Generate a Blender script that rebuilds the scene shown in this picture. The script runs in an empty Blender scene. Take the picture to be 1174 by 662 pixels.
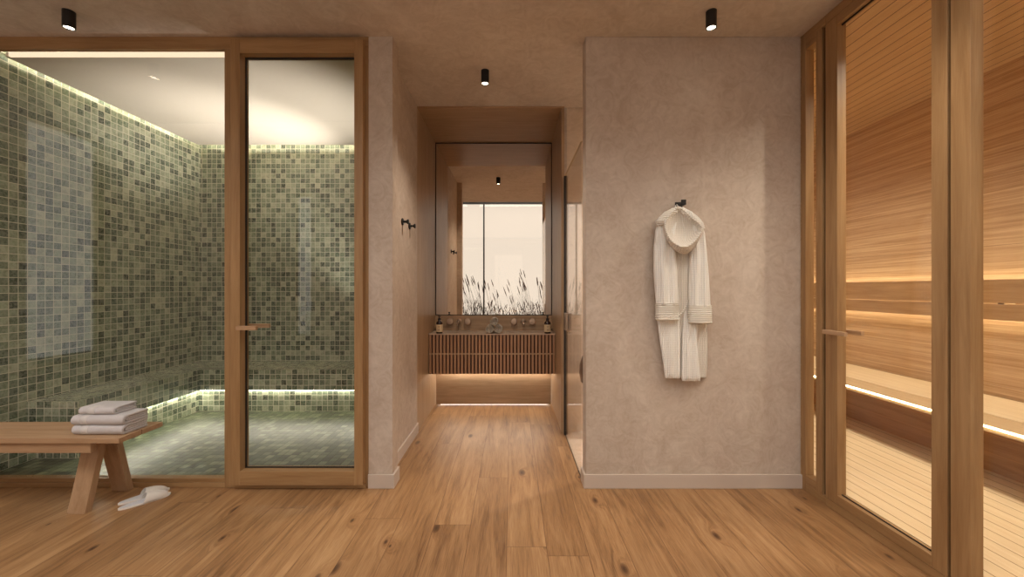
import bpy, bmesh, math, random
from mathutils import Vector, Matrix
random.seed(7)
S = bpy.context.scene
COL = S.collection
PI = math.pi

# ------------------------------------------------------------------ colour + nodes
def lin(r, g, b):
    f = lambda c: (c/255/12.92) if c/255 <= .04045 else ((c/255+.055)/1.055)**2.4
    return (f(r), f(g), f(b), 1)

class NT:
    def __init__(s, name):
        s.m = bpy.data.materials.new(name); s.m.use_nodes = True
        s.t = s.m.node_tree; s.t.nodes.clear()
        s.out = s.n('ShaderNodeOutputMaterial')
    def n(s, typ, **kw):
        nd = s.t.nodes.new(typ)
        for k, v in kw.items(): setattr(nd, k, v)
        return nd
    def l(s, a, b): s.t.links.new(a, b)
    def set(s, sock, v):
        if isinstance(v, (int, float, tuple, list)): sock.default_value = v
        else: s.l(v, sock)
    def math(s, op, a, b=None, c=None, clamp=False):
        nd = s.n('ShaderNodeMath', operation=op, use_clamp=clamp)
        s.set(nd.inputs[0], a)
        if b is not None: s.set(nd.inputs[1], b)
        if c is not None: s.set(nd.inputs[2], c)
        return nd.outputs[0]
    def mix(s, f, a, b, blend='MIX'):
        nd = s.n('ShaderNodeMix', data_type='RGBA', blend_type=blend)
        s.set(nd.inputs[0], f); s.set(nd.inputs[6], a); s.set(nd.inputs[7], b)
        return nd.outputs[2]
    def ramp(s, f, stops):
        nd = s.n('ShaderNodeValToRGB'); e = nd.color_ramp.elements
        while len(e) < len(stops): e.new(.5)
        for i, (p, c) in enumerate(stops):
            e[i].position = p; e[i].color = c
        s.set(nd.inputs[0], f); return nd.outputs[0]
    def comb(s, x, y, z):
        nd = s.n('ShaderNodeCombineXYZ')
        for i, v in enumerate((x, y, z)): s.set(nd.inputs[i], v)
        return nd.outputs[0]
    def sep(s, v):
        nd = s.n('ShaderNodeSeparateXYZ'); s.l(v, nd.inputs[0]); return nd.outputs
    def noise(s, v, scale=5, detail=4, rough=.5, dist=0):
        nd = s.n('ShaderNodeTexNoise'); s.set(nd.inputs['Vector'], v)
        nd.inputs['Scale'].default_value = scale; nd.inputs['Detail'].default_value = detail
        nd.inputs['Roughness'].default_value = rough; nd.inputs['Distortion'].default_value = dist
        return nd.outputs[0]
    def white(s, v):
        nd = s.n('ShaderNodeTexWhiteNoise', noise_dimensions='3D'); s.set(nd.inputs[0], v)
        return nd.outputs
    def bump(s, h, strength=.2, dist=.01):
        nd = s.n('ShaderNodeBump'); nd.inputs['Strength'].default_value = strength
        nd.inputs['Distance'].default_value = dist; s.set(nd.inputs['Height'], h); return nd.outputs[0]
    def bsdf(s, col, rough=.5, metal=0, normal=None, spec=.5, sheen=0):
        b = s.n('ShaderNodeBsdfPrincipled')
        s.set(b.inputs['Base Color'], col); s.set(b.inputs['Roughness'], rough)
        b.inputs['Metallic'].default_value = metal; b.inputs['Specular IOR Level'].default_value = spec
        if sheen: b.inputs['Sheen Weight'].default_value = sheen
        if normal is not None: s.l(normal, b.inputs['Normal'])
        s.l(b.outputs[0], s.out.inputs[0]); return b
    def pos(s): return s.n('ShaderNodeNewGeometry').outputs['Position']
    def obj(s): return s.n('ShaderNodeTexCoord').outputs['Object']

def axes(N, v, axis):
    """(along grain, across a, across b)"""
    x, y, z = N.sep(v)
    return {'X': (x, y, z), 'Y': (y, x, z), 'Z': (z, x, y)}[axis]

def wood(name, c1, c2, axis='X', rough=.45, contrast=1.0, spec=.4, pitch=None, ridx=None, off=0., groove=.004, gcol=None, tone=.0, scale=1., cross=1.):
    """oak-like grain along an axis; optional board joints (pitch across axis index ridx: 0/1)"""
    N = NT(name); v = N.pos() if pitch else N.obj()
    u, a, b = axes(N, v, axis)
    seed = 0.
    if pitch:
        w = (a, b)[ridx]
        q = N.math('DIVIDE', N.math('SUBTRACT', w, off), pitch)
        bid = N.math('FLOOR', q); fr = N.math('FRACT', q)
        rnd = N.white(N.comb(bid, 3.3, 1.7)); seed = rnd[0]
        uu = N.math('ADD', u, N.math('MULTIPLY', seed, 37.))
    else: uu = u
    gv = N.comb(N.math('MULTIPLY', uu, 1.1*scale/cross**.5), N.math('MULTIPLY', a, 16*scale*cross), N.math('MULTIPLY', b, 16*scale*cross))
    n1 = N.noise(gv, 1.6, 5, .6, .5)
    fv = N.comb(N.math('MULTIPLY', uu, 9.), N.math('MULTIPLY', a, 320.), N.math('MULTIPLY', b, 320.))
    n2 = N.noise(fv, 1., 2, .5)
    f = N.math('ADD', N.math('MULTIPLY', n1, .8), N.math('MULTIPLY', n2, .2))
    col = N.ramp(f, [(.5-.22/contrast, c2), (.5+.22/contrast, c1)])
    h = n2
    if pitch:
        if tone: col = N.mix(N.math('MULTIPLY', N.math('SUBTRACT', seed, 0.), tone), col, c2)
        e = N.math('MINIMUM', fr, N.math('SUBTRACT', 1., fr))
        g = N.math('LESS_THAN', e, groove/pitch/2)
        col = N.mix(g, col, gcol or (c2[0]*.25, c2[1]*.22, c2[2]*.2, 1))
        h = N.math('SUBTRACT', N.math('MULTIPLY', n2, .15), N.math('MULTIPLY', g, 1.))
    N.bsdf(col, rough, normal=N.bump(h, .25 if pitch else .12, .002), spec=spec)
    return N.m

def floor_wood(name):
    N = NT(name); x, y, z = N.sep(N.pos())
    P = .2
    q = N.math('DIVIDE', N.math('ADD', x, .0267), P); bid = N.math('FLOOR', q); fr = N.math('FRACT', q)
    r1 = N.white(N.comb(bid, .5, .5))[0]
    L = 1.9
    yy = N.math('DIVIDE', N.math('ADD', y, N.math('MULTIPLY', r1, 7.3)), L)
    yid = N.math('FLOOR', yy); yf = N.math('FRACT', yy)
    wn = N.white(N.comb(bid, yid, 2.)); r2 = wn[0]; rc = N.sep(wn[1])
    ox = N.math('ADD', x, N.math('MULTIPLY', rc[0], 9.)); oy = N.math('ADD', y, N.math('MULTIPLY', rc[1], 13.))
    # knots
    kv = N.comb(N.math('MULTIPLY', ox, 4.2), N.math('MULTIPLY', oy, 1.9), 0.)
    vo = N.n('ShaderNodeTexVoronoi', voronoi_dimensions='2D'); N.l(kv, vo.inputs['Vector']); vo.inputs['Scale'].default_value = 1.
    kd = vo.outputs['Distance']; kr = N.sep(vo.outputs['Color'])[0]
    on = N.math('GREATER_THAN', kr, .62)
    size = N.math('MULTIPLY', N.math('SUBTRACT', kr, .50), .22)
    kn = N.math('MULTIPLY', on, N.math('SUBTRACT', 1., N.math('DIVIDE', kd, size), clamp=True), clamp=True)
    halo = N.math('MULTIPLY', on, N.math('SUBTRACT', 1., N.math('DIVIDE', kd, .30), clamp=True), clamp=True)
    dist = N.math('MULTIPLY', N.math('POWER', halo, 2.), .5)
    gv = N.comb(N.math('ADD', N.math('MULTIPLY', ox, 13.), N.math('MULTIPLY', dist, 3.)), N.math('MULTIPLY', oy, 1.), 0.)
    n1 = N.noise(gv, 1.5, 6, .62, 1.1)
    fv = N.comb(N.math('MULTIPLY', ox, 260.), N.math('MULTIPLY', oy, 8.), 0.)
    n2 = N.noise(fv, 1., 3, .6)
    lo = N.noise(N.comb(N.math('MULTIPLY', ox, 3.), oy, 0.), 1.5, 2, .5)
    f = N.math('ADD', N.math('ADD', N.math('MULTIPLY', n1, .48), N.math('MULTIPLY', n2, .32)), N.math('MULTIPLY', lo, .22))
    col = N.ramp(f, [(.34, lin(104, 71, 42)), (.50, lin(157, 117, 77)), (.68, lin(186, 147, 104))])
    tint = N.ramp(r2, [(0., (.84, .81, .78, 1)), (.5, (.95, .94, .93, 1)), (1., (1.04, 1.04, 1.04, 1))])
    col = N.mix(1., col, tint, 'MULTIPLY')
    col = N.mix(N.math('MULTIPLY', N.math('POWER', halo, 3.), .45), col, lin(120, 76, 42))
    col = N.mix(N.math('MULTIPLY', N.math('POWER', kn, .6), .9), col, lin(58, 34, 20))
    e = N.math('MINIMUM', fr, N.math('SUBTRACT', 1., fr)); g1 = N.math('LESS_THAN', e, .0085)
    e2 = N.math('MINIMUM', yf, N.math('SUBTRACT', 1., yf)); g2 = N.math('LESS_THAN', e2, .00085)
    g = N.math('MAXIMUM', g1, g2)
    col = N.mix(N.math('MULTIPLY', g, .62), col, lin(92, 56, 32))
    h = N.math('SUBTRACT', N.math('MULTIPLY', n2, .2), g)
    ro = N.math('ADD', .34, N.math('MULTIPLY', n2, .2))
    N.bsdf(col, ro, normal=N.bump(h, .25, .0015), spec=.45)
    return N.m

def mosaic(name, T=.0575, over=1., ox=0., oy=0., oz=0., rough=.22, stops=None, grout=(212, 208, 186), gw=.085):
    N = NT(name); g = N.n('ShaderNodeNewGeometry')
    x, y, z = N.sep(g.outputs['Position']); nx, ny, nz = N.sep(g.outputs['True Normal'])
    az = N.math('GREATER_THAN', N.math('ABSOLUTE', nz), .7)
    ax = N.math('GREATER_THAN', N.math('ABSOLUTE', nx), .7)
    fx = N.math('DIVIDE', N.math('ADD', x, ox), T); fy = N.math('DIVIDE', N.math('ADD', y, oy), T); fz = N.math('DIVIDE', N.math('ADD', z, oz), T)
    def sel(f, a, b):  # f?a:b
        return N.math('ADD', N.math('MULTIPLY', f, a), N.math('MULTIPLY', N.math('SUBTRACT', 1., f), b))
    u = sel(ax, fy, fx); v = sel(az, fy, fz)
    iu, iv = N.math('FLOOR', u), N.math('FLOOR', v); fu, fv = N.math('FRACT', u), N.math('FRACT', v)
    wn = N.white(N.comb(iu, iv, N.math('ADD', N.math('MULTIPLY', ax, 5.), N.math('MULTIPLY', az, 9.))))
    base = N.ramp(wn[0], stops or [(0., lin(48, 64, 52)), (.22, lin(78, 97, 80)), (.5, lin(118, 134, 110)), (.78, lin(154, 164, 138)), (1., lin(184, 188, 162))])
    pn = N.noise(g.outputs['Position'], 60, 4, .6)
    base = N.mix(N.math('MULTIPLY', N.math('SUBTRACT', pn, .35, clamp=True), .9*over), base, lin(184, 184, 164))
    pn2 = N.noise(g.outputs['Position'], 23, 3, .6)
    base = N.mix(N.math('MULTIPLY', N.math('SUBTRACT', pn2, .45, clamp=True), 1.6), base, lin(64, 72, 54))
    eu = N.math('MINIMUM', fu, N.math('SUBTRACT', 1., fu)); ev = N.math('MINIMUM', fv, N.math('SUBTRACT', 1., fv))
    e = N.math('MINIMUM', eu, ev)
    gm = N.math('LESS_THAN', e, gw/2+.003)
    col = N.mix(gm, base, lin(*grout))
    ro = N.math('ADD', N.math('ADD', rough, N.math('MULTIPLY', gm, .5)), N.math('MULTIPLY', pn, .12))
    sm = N.math('MULTIPLY', N.math('MINIMUM', e, .09), 8.)
    tilt = N.math('MULTIPLY', N.math('MULTIPLY', N.math('SUBTRACT', N.sep(wn[1])[1], .5), fu), .12)
    N.bsdf(col, ro, normal=N.bump(N.math('ADD', sm, tilt), .35, .003), spec=.5)
    return N.m

def plaster(name, c1, c2, bump=.12):
    N = NT(name); p = N.pos()
    a = N.noise(p, 2.2, 6, .62, 1.6); b = N.noise(p, 9, 5, .6, 2.5); c = N.noise(p, 60, 3, .5)
    f = N.math('ADD', N.math('ADD', N.math('MULTIPLY', a, .45), N.math('MULTIPLY', b, .45)), N.math('MULTIPLY', c, .1))
    col = N.ramp(f, [(.38, c2), (.62, c1)])
    N.bsdf(col, N.math('ADD', .62, N.math('MULTIPLY', b, .2)), normal=N.bump(f, bump, .02), spec=.25)
    return N.m

def plain(name, c, rough=.5, metal=0, spec=.5):
    N = NT(name)
    n = N.noise(N.obj(), 30, 3, .5)
    col = N.mix(N.math('MULTIPLY', n, .12), c, (c[0]*.75, c[1]*.75, c[2]*.75, 1))
    N.bsdf(col, rough, metal, spec=spec); return N.m

def fabric(name, c, ribs=None, s=420., strength=.5, dark=.80):
    N = NT(name); o = N.obj(); x, y, z = N.sep(o)
    n = N.noise(o, s, 3, .7); m = N.noise(o, 26, 4, .6)
    h = n
    if ribs == 'waffle':
        wx = N.math('SINE', N.math('MULTIPLY', x, 540.)); wz = N.math('SINE', N.math('MULTIPLY', z, 700.))
        h = N.math('ADD', N.math('ADD', N.math('MULTIPLY', wx, .55), N.math('MULTIPLY', wz, .22)), N.math('MULTIPLY', n, .5))
    if ribs == 'cuff':
        h = N.math('ADD', N.math('MULTIPLY', N.math('SINE', N.math('MULTIPLY', z, 560.)), .9), N.math('MULTIPLY', n, .4))
    hh = N.math('MULTIPLY', N.math('ADD', h, .5), .6, clamp=True)
    col = N.mix(hh, (c[0]*dark, c[1]*dark, c[2]*dark, 1), c)
    col = N.mix(N.math('MULTIPLY', m, .2), col, (c[0]*.85, c[1]*.85, c[2]*.86, 1))
    N.bsdf(col, .95, normal=N.bump(h, strength, .003), spec=.1, sheen=.3); return N.m

def glass(name, tint=(1, 1, 1, 1), f0=.04, edge=1.):
    """clear pane: straight-through transparency plus Fresnel mirror reflection"""
    N = NT(name); g = N.n('ShaderNodeNewGeometry')
    dp = N.n('ShaderNodeVectorMath', operation='DOT_PRODUCT')
    N.l(g.outputs['Normal'], dp.inputs[0]); N.l(g.outputs['Incoming'], dp.inputs[1])
    c = N.math('ABSOLUTE', dp.outputs['Value'])
    F = N.math('ADD', f0, N.math('MULTIPLY', N.math('POWER', N.math('SUBTRACT', 1., c, clamp=True), 5.), (1-f0)*edge), clamp=True)
    t = N.n('ShaderNodeBsdfTransparent'); t.inputs[0].default_value = tint
    r = N.n('ShaderNodeBsdfGlossy'); r.inputs['Roughness'].default_value = 0.; r.inputs[0].default_value = (1, 1, 1, 1)
    mx = N.n('ShaderNodeMixShader'); N.l(F, mx.inputs[0]); N.l(t.outputs[0], mx.inputs[1]); N.l(r.outputs[0], mx.inputs[2])
    N.l(mx.outputs[0], N.out.inputs[0]); return N.m

def emit(name, c, s):
    N = NT(name); e = N.n('ShaderNodeEmission'); e.inputs[0].default_value = c; e.inputs[1].default_value = s
    N.l(e.outputs[0], N.out.inputs[0]); return N.m

M = {}
M['plaster'] = plaster('wall plaster', lin(202, 187, 172), lin(181, 163, 146))
M['ceil'] = plaster('ceiling plaster', lin(214, 203, 192), lin(193, 179, 166), .18)
M['base'] = plain('painted baseboard', lin(196, 180, 166), .5)
M['white_ceil'] = plain('smooth pale ceiling', lin(214, 204, 188), .7)
M['floor'] = floor_wood('oak plank floor')
M['mosaic'] = mosaic('green glass mosaic')
M['mosaic_floor'] = mosaic('green mosaic floor', over=.15, rough=.24, T=.0575, gw=.05, stops=[(0., lin(26, 34, 24)), (.3, lin(50, 62, 44)), (.7, lin(86, 98, 72)), (1., lin(128, 136, 106))], grout=(66,68,54))
OAK1, OAK2 = lin(176, 140, 98), lin(138, 102, 64)
for ax in 'XYZ':
    M['oak'+ax] = wood('oak frame '+ax, OAK1, OAK2, ax, .42)
    M['alc'+ax] = wood('alcove oak veneer '+ax, lin(184, 154, 122), lin(152, 122, 90), ax, .42, scale=1.4)
BN1, BN2 = lin(190, 156, 122), lin(158, 122, 88)
for ax in 'XYZ': M['bench'+ax] = wood('bench oak '+ax, BN1, BN2, ax, .5)
M['slat'] = wood('vanity walnut slats', lin(176, 136, 104), lin(146, 106, 76), 'Z', .45)
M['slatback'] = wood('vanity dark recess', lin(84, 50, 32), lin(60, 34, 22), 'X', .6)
SC1, SC2 = lin(202, 156, 104), lin(176, 126, 78)
M['s_ceil'] = wood('sauna ceiling boards', lin(200, 166, 124), lin(178, 142, 100), 'Y', .55, pitch=.09, ridx=0, off=.03, groove=.007, tone=.3)
M['s_wall'] = wood('sauna wall boards', lin(206, 174, 134), lin(158, 120, 80), 'Y', .5, contrast=1.5, pitch=.52, ridx=1, off=.06, groove=.0015, tone=.2, scale=1.0, cross=3.)
M['s_wallx'] = wood('sauna end wall boards', lin(206, 174, 134), lin(158, 120, 80), 'X', .5, pitch=.52, ridx=1, off=.06, groove=.0015, tone=.2)
M['s_floor'] = wood('sauna floor decking', lin(224, 202, 166), lin(204, 176, 136), 'Y', .5, pitch=.09, ridx=0, off=.03, groove=.005, tone=.35, gcol=lin(120, 84, 50))
M['s_bench'] = wood('sauna bench boards', lin(226, 204, 166), lin(204, 176, 134), 'Y', .5)
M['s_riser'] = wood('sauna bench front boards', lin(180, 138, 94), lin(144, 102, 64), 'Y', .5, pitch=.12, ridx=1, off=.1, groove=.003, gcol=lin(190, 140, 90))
M['stone'] = plaster('beige stone worktop', lin(196, 172, 150), lin(176, 150, 128), .02)
M['tile'] = plaster('shower plaster', lin(222, 202, 180), lin(206, 184, 160), .05)
M['black'] = plain('matt black metal', lin(26, 23, 22), .45)
M['dark'] = plain('dark shadow gasket', lin(34, 24, 18), .7)
M['brass'] = plain('brushed copper metal', lin(196, 168, 144), .35, .8)
M['nickel'] = plain('brushed nickel', lin(170, 150, 132), .35, .8)
M['amber'] = plain('brown glass bottle', lin(42, 24, 16), .15)
M['label'] = plain('cream paper label', lin(206, 182, 146), .7)
M['ink'] = plain('label ink', lin(120, 96, 70), .7)
M['towel'] = fabric('grey terry towel', lin(212, 206, 205))
M['towel_band'] = fabric('smooth woven band', lin(222, 216, 212), s=900, strength=.15)
M['roll'] = fabric('grey rolled towel', lin(190, 178, 160), s=260, strength=1.)
M['roll_end'] = fabric('rolled towel end', lin(150, 138, 118), s=160, strength=1.)
M['slip'] = fabric('white slipper felt', lin(232, 224, 214), s=600, strength=.2)
M['slip_in'] = fabric('white slipper terry lining', lin(214, 212, 214), s=500, strength=.6)
M['robe'] = fabric('ivory waffle robe', lin(250, 245, 236), ribs='waffle', strength=.9, dark=.86)
M['cuff'] = fabric('ivory ribbed cuff', lin(250, 242, 228), ribs='cuff', strength=.8)
M['robe_in'] = fabric('ivory towelling lining', lin(238, 228, 214), ribs='waffle', strength=.9, dark=.8)
M['glass'] = glass('clear glass')
M['showerglass'] = glass('clear shower glass', f0=.035, edge=.5)
M['mirror'] = NT('silvered mirror').m
_N = NT('mirror silver'); _N.bsdf((.90, .81, .70, 1), 0.005, 1.); M['mirror'] = _N.m
M['grass'] = plain('dry grass', lin(66, 38, 24), .8)
M['plume'] = plain('grass seed head', lin(74, 44, 30), .9)
M['ground'] = plain('gravel ground', lin(120, 100, 84), .9)
M['vase'] = plain('dark brown glazed pot', lin(98, 76, 62), .5)
M['bulb'] = emit('lamp diffuser', lin(255, 236, 208), 14.)
M['panel'] = emit('added fill panel diffuser', (1, .955, .90, 1), 4.3)
M['led'] = emit('warm led diffuser', lin(255, 238, 200), 17.)
M['led_v'] = emit('warm led under vanity', lin(255, 244, 228), 50.)
M['led_w'] = emit('warm led behind panel', lin(255, 244, 230), 6.)
M['led_s'] = emit('steam led diffuser', lin(255, 246, 224), 34.)
M['led_f'] = emit('front cove led', lin(255, 226, 190), 1.2)
M['led_c'] = emit('steam cove led diffuser', lin(255, 246, 222), 50.)

# ------------------------------------------------------------------ mesh helpers
def bmn(): return bmesh.new()
def box(bm, x0, x1, y0, y1, z0, z1):
    vs = [bm.verts.new(p) for p in ((x0, y0, z0), (x1, y0, z0), (x1, y1, z0), (x0, y1, z0), (x0, y0, z1), (x1, y0, z1), (x1, y1, z1), (x0, y1, z1))]
    for f in ((0, 3, 2, 1), (4, 5, 6, 7), (0, 1, 5, 4), (1, 2, 6, 5), (2, 3, 7, 6), (3, 0, 4, 7)): bm.faces.new([vs[i] for i in f])
    return vs
def prism(bm, base, top):
    """closed solid between two equal-length loops of points"""
    a = [bm.verts.new(p) for p in base]; b = [bm.verts.new(p) for p in top]; n = len(a)
    bm.faces.new(a[::-1]); bm.faces.new(b)
    for i in range(n): bm.faces.new((a[i], a[(i+1) % n], b[(i+1) % n], b[i]))
def rings(bm, loops, cap0=True, cap1=True):
    R = [[bm.verts.new(p) for p in l] for l in loops]; n = len(R[0])
    for j in range(len(R)-1):
        for i in range(n): bm.faces.new((R[j][i], R[j][(i+1) % n], R[j+1][(i+1) % n], R[j+1][i]))
    if cap0: bm.faces.new(R[0][::-1])
    if cap1: bm.faces.new(R[-1])
    return R
def lathe(bm, prof, c=(0, 0, 0), n=32, axis='Z'):
    L = []
    for r, h in prof:
        l = []
        for i in range(n):
            a = 2*PI*i/n; p = (r*math.cos(a), r*math.sin(a), h)
            if axis == 'Y': p = (p[0], p[2], p[1])
            if axis == 'X': p = (p[2], p[0], p[1])
            l.append((p[0]+c[0], p[1]+c[1], p[2]+c[2]))
        L.append(l)
    rings(bm, L)
def tube(bm, pts, r, n=8):
    pts = [Vector(p) for p in pts]; L = []
    rr = r if isinstance(r, (list, tuple)) else [r]*len(pts)
    for i, p in enumerate(pts):
        d = (pts[min(i+1, len(pts)-1)]-pts[max(i-1, 0)]).normalized()
        up = Vector((0, 0, 1)) if abs(d.z) < .9 else Vector((0, 1, 0))
        s = d.cross(up).normalized(); t = s.cross(d)
        L.append([p+rr[i]*(math.cos(2*PI*k/n)*s+math.sin(2*PI*k/n)*t) for k in range(n)])
    rings(bm, L)

def empty(name, loc, rz=0.):
    o = bpy.data.objects.new(name, None); COL.objects.link(o)
    o.location = loc; o.rotation_euler = (0, 0, rz); o.empty_display_size = .1; return o
def tag(o, label=None, cat=None, group=None, kind=None):
    for k, v in (('label', label), ('category', cat), ('group', group), ('kind', kind)):
        if v: o[k] = v
    return o
def fin(name, bm, mat, parent=None, origin=None, bevel=0, smooth=False, local=False, seg=2, sub=0):
    """bm is in world coordinates unless local=True; origin is the object's own base point"""
    bmesh.ops.recalc_face_normals(bm, faces=bm.faces)
    me = bpy.data.meshes.new(name)
    if not local:
        off = Vector((0, 0, 0))
        if parent is not None:
            p = parent
            while p is not None: off += p.location; p = p.parent
        elif origin is not None: off = Vector(origin)
        bmesh.ops.translate(bm, verts=bm.verts, vec=-off)
    bm.to_mesh(me); bm.free()
    me.materials.append(mat)
    o = bpy.data.objects.new(name, me); COL.objects.link(o)
    if parent is not None: o.parent = parent
    elif origin is not None: o.location = origin
    if smooth:
        for p in me.polygons: p.use_smooth = True
    if bevel:
        m = o.modifiers.new('bevel', 'BEVEL'); m.width = bevel; m.segments = seg; m.limit_method = 'ANGLE'
    if sub:
        m = o.modifiers.new('sub', 'SUBSURF'); m.levels = sub; m.render_levels = sub
    return o
def bx(name, mat, *boxes, **kw):
    bm = bmn()
    for b in boxes: box(bm, *b)
    return fin(name, bm, mat, **kw)
def struct(name, mat, *boxes, **kw): return tag(bx(name, mat, *boxes, **kw), kind='structure')
def copy_tree(o, parent=None):
    c = o.copy(); COL.objects.link(c)
    if parent: c.parent = parent
    for ch in [x for x in bpy.data.objects if x.parent == o]: copy_tree(ch, c)
    return c

# ------------------------------------------------------------------ constants (metres; camera at origin looking +Y)
H = 1.30; F = 465.; CZ = 2.944
XL, XR = -4.30, 1.885          # foyer sides
YF = 2.645                     # front wall plane
YR = -1.50                     # rear window plane
HL, HR = -.855, .475           # hallway sides
YN, YB = 3.657, 4.60           # alcove mouth, alcove back wall
SX0, SX1, SY1 = -3.64, -.96, 4.74   # steam room
UX, UY0, UY1 = 3.60, -.30, 5.30     # sauna far wall, ends

# ------------------------------------------------------------------ room shell
struct('floor', M['floor'], (XL, XR+.04, YR, YF+.03, -.05, 0), (-.96, .475, YF+.03, 4.75, -.05, 0))
struct('floor', M['tile'], (.476, 1.86, YF+.03, 3.80, -.05, .0))
struct('floor', M['mosaic_floor'], (SX0-.1, SX1-.001, YF+.03, SY1+.1, -.05, .0))
struct('floor', M['s_floor'], (XR+.06, UX, UY0, UY1, .06, .10))
struct('ceiling', M['ceil'], (XL, XR+.045, 1.36, YF+.035, CZ, 3.06), (-.96, 1.9, YF+.035, 4.75, CZ, 3.06))
struct('ceiling', M['ceil'], (XL, XR+.045, YR-.1, 1.36, 4.0, 4.1))
struct('wall_fascia', M['ceil'], (XL, XR+.045, 1.36, 1.44, 3.06, 4.0))
struct('trim_1', M['black'], (XL, XR, 1.345, 1.36, CZ, CZ+.05))
struct('ceiling', M['white_ceil'], (SX0+.08, SX1-.08, 2.85, 4.60, 2.93, 2.96))
struct('ceiling', M['white_ceil'], (SX0-.1, SX1, YF+.035, SY1+.1, 3.14, 3.2))
struct('ceiling', M['s_ceil'], (XR+.06, UX+.1, UY0-.1, UY1+.1, CZ, 3.04))
# steam room walls
struct('wall_steam_left', M['mosaic'], (SX0-.1, SX0, YF+.005, SY1+.1, 0, 3.14))
struct('wall_steam_back', M['mosaic'], (SX0, SX1, SY1, SY1+.1, 0, 3.14))
struct('wall_steam_right', M['mosaic'], (SX1-.02, SX1, YF+.06, SY1, 0, 3.14))
# foyer walls
struct('wall_front_left', M['plaster'], (XL, -3.70, YF, YF+.1, 0, CZ))
struct('wall_pier', M['plaster'], (-.935, -.779, YF, YF+.12, 0, CZ))
struct('wall_hall_left', M['plaster'], (SX1, HL, YF+.12, YN, 0, CZ))
struct('wall_front_right', M['plaster'], (.480, XR, YF, YF+.11, 0, CZ), bevel=.006)
struct('wall_left', M['plaster'], (XL-.15, XL, YR, 1.08, 0, 4.0), (XL-.15, XL, 1.80, YF, 0, 4.0), (XL-.15, XL, 1.08, 1.80, 0, .55), (XL-.15, XL, 1.08, 1.80, 2.86, 4.0))
struct('wall_right', M['plaster'], (XR, XR+.06, YR, UY0, 0, 4.0), (XR, XR+.06, UY0, 1.36, CZ, 4.0))
# hallway / alcove / shower shell
struct('wall_back', M['plaster'], (-.96, .50, YB, YB+.1, 0, CZ))
struct('wall_alcove_left', M['plaster'], (-.96, HL-.02, YN+.001, YB, 0, CZ))
struct('wall_shower_back', M['tile'], (.50, 1.9, 3.69, 3.79, 0, CZ))
struct('wall_shower_right', M['tile'], (1.80, 1.885, YF+.11, 3.69, 0, CZ))
struct('wall_alcove_right', M['plaster'], (.474, .499, YN+.034, YB, 0, CZ))
# baseboards
struct('baseboard_right', M['base'], (.466, XR, YF-.014, YF, 0, .09), (.466, .480, YF, YF+.11, 0, .09), bevel=.002)
struct('baseboard_left', M['base'], (-.935, -.765, YF-.014, YF, 0, .09), (-.779, -.765, YF, YF+.12, 0, .09), bevel=.002)
struct('baseboard_hall', M['base'], (HL, HL+.013, YF+.12, YN-.001, 0, .09), bevel=.002)
# sauna shell
struct('wall_sauna_far', M['s_wall'], (UX, UX+.1, UY0, UY1, 0, CZ))
struct('wall_sauna_end', M['s_wallx'], (XR+.06, UX, UY1, UY1+.1, 0, CZ))
struct('wall_sauna_near', M['s_wallx'], (XR+.06, UX, UY0-.1, UY0, 0, CZ))
struct('wall_sauna_side', M['s_wall'], (XR+.012, XR+.06, YF+.11, UY1, 0, CZ), (XR, XR+.06, YF+.0, YF+.11, 0, CZ))

# wooden lining of the washbasin alcove
struct('trim_2', M['alcZ'], (HL-.02, HL, YN, YB, 0, 2.93), bevel=.001)
struct('trim_3', M['alcZ'], (.445, .472, YN, YB, 0, 2.93), bevel=.001)
struct('trim_4', M['alcX'], (HL-.02, .472, YN, YB, 2.93, CZ-.0005))
struct('trim_5', M['alcX'], (HL, .445, 4.50, 4.53, .86, 1.0))                # splashback board
struct('trim_6', M['alcX'], (HL+.014, .431, 4.50, 4.515, .014, .86), bevel=.001)  # lower back panel

# ------------------------------------------------------------------ steam room glazing
win = tag(empty('window_1', (-2.79, YF, 0)), kind='structure')
bx('window_frame', M['oakX'], (-3.70, -.935, YF, YF+.035, 2.864, CZ-.0005), (-3.70, -1.876, YF, YF+.05, 0, .030), (-3.70, -1.876, YF+.012, YF+.065, .03, .055), parent=win, bevel=.0025)
bx('mullion', M['oakZ'], (-1.876, -1.775, YF+.0005, YF+.075, .0, 2.864), (-1.0, -.935, YF, YF+.075, 0, 2.864), (-3.70, -3.66, YF, YF+.05, .055, 2.864), parent=win, bevel=.002)
bx('threshold', M['oakX'], (-1.806, -.950, YF-.01, YF+.05, 0, .026), parent=win, bevel=.002)
bx('pane', M['glass'], (-3.66, -1.876, YF+.04, YF+.05, .056, 2.90), parent=win)

def handle_bm(outer_y, pivot, tip, z, axis):
    bm = bmn()
    a, b = min(pivot, tip), max(pivot, tip)
    return bm
door = tag(empty('door_1', (-1.38, 2.60, .036)), kind='structure')
LX0, LX1, GX0, GX1 = -1.806, -.956, -1.745, -1.012
bx('door_frame', M['oakZ'], (LX0, GX0, 2.60, 2.6445, .036, 2.902), (GX1, LX1, 2.60, 2.6445, .036, 2.902), (LX0+.03, GX0, 2.6445, 2.69, .06, 2.85), (GX1, LX1-.03, 2.6445, 2.69, .06, 2.85), parent=door, bevel=.002)
bx('door_rail', M['oakX'], (GX0, GX1, 2.60, 2.6445, 2.812, 2.902), (GX0, GX1, 2.60, 2.6445, .036, .126), (GX0, GX1, 2.6445, 2.69, 2.812, 2.85), (GX0, GX1, 2.6445, 2.69, .06, .126), parent=door, bevel=.002)
bx('pane', M['glass'], (GX0, GX1, 2.664, 2.672, .126, 2.812), parent=door)
g = .006
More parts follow.
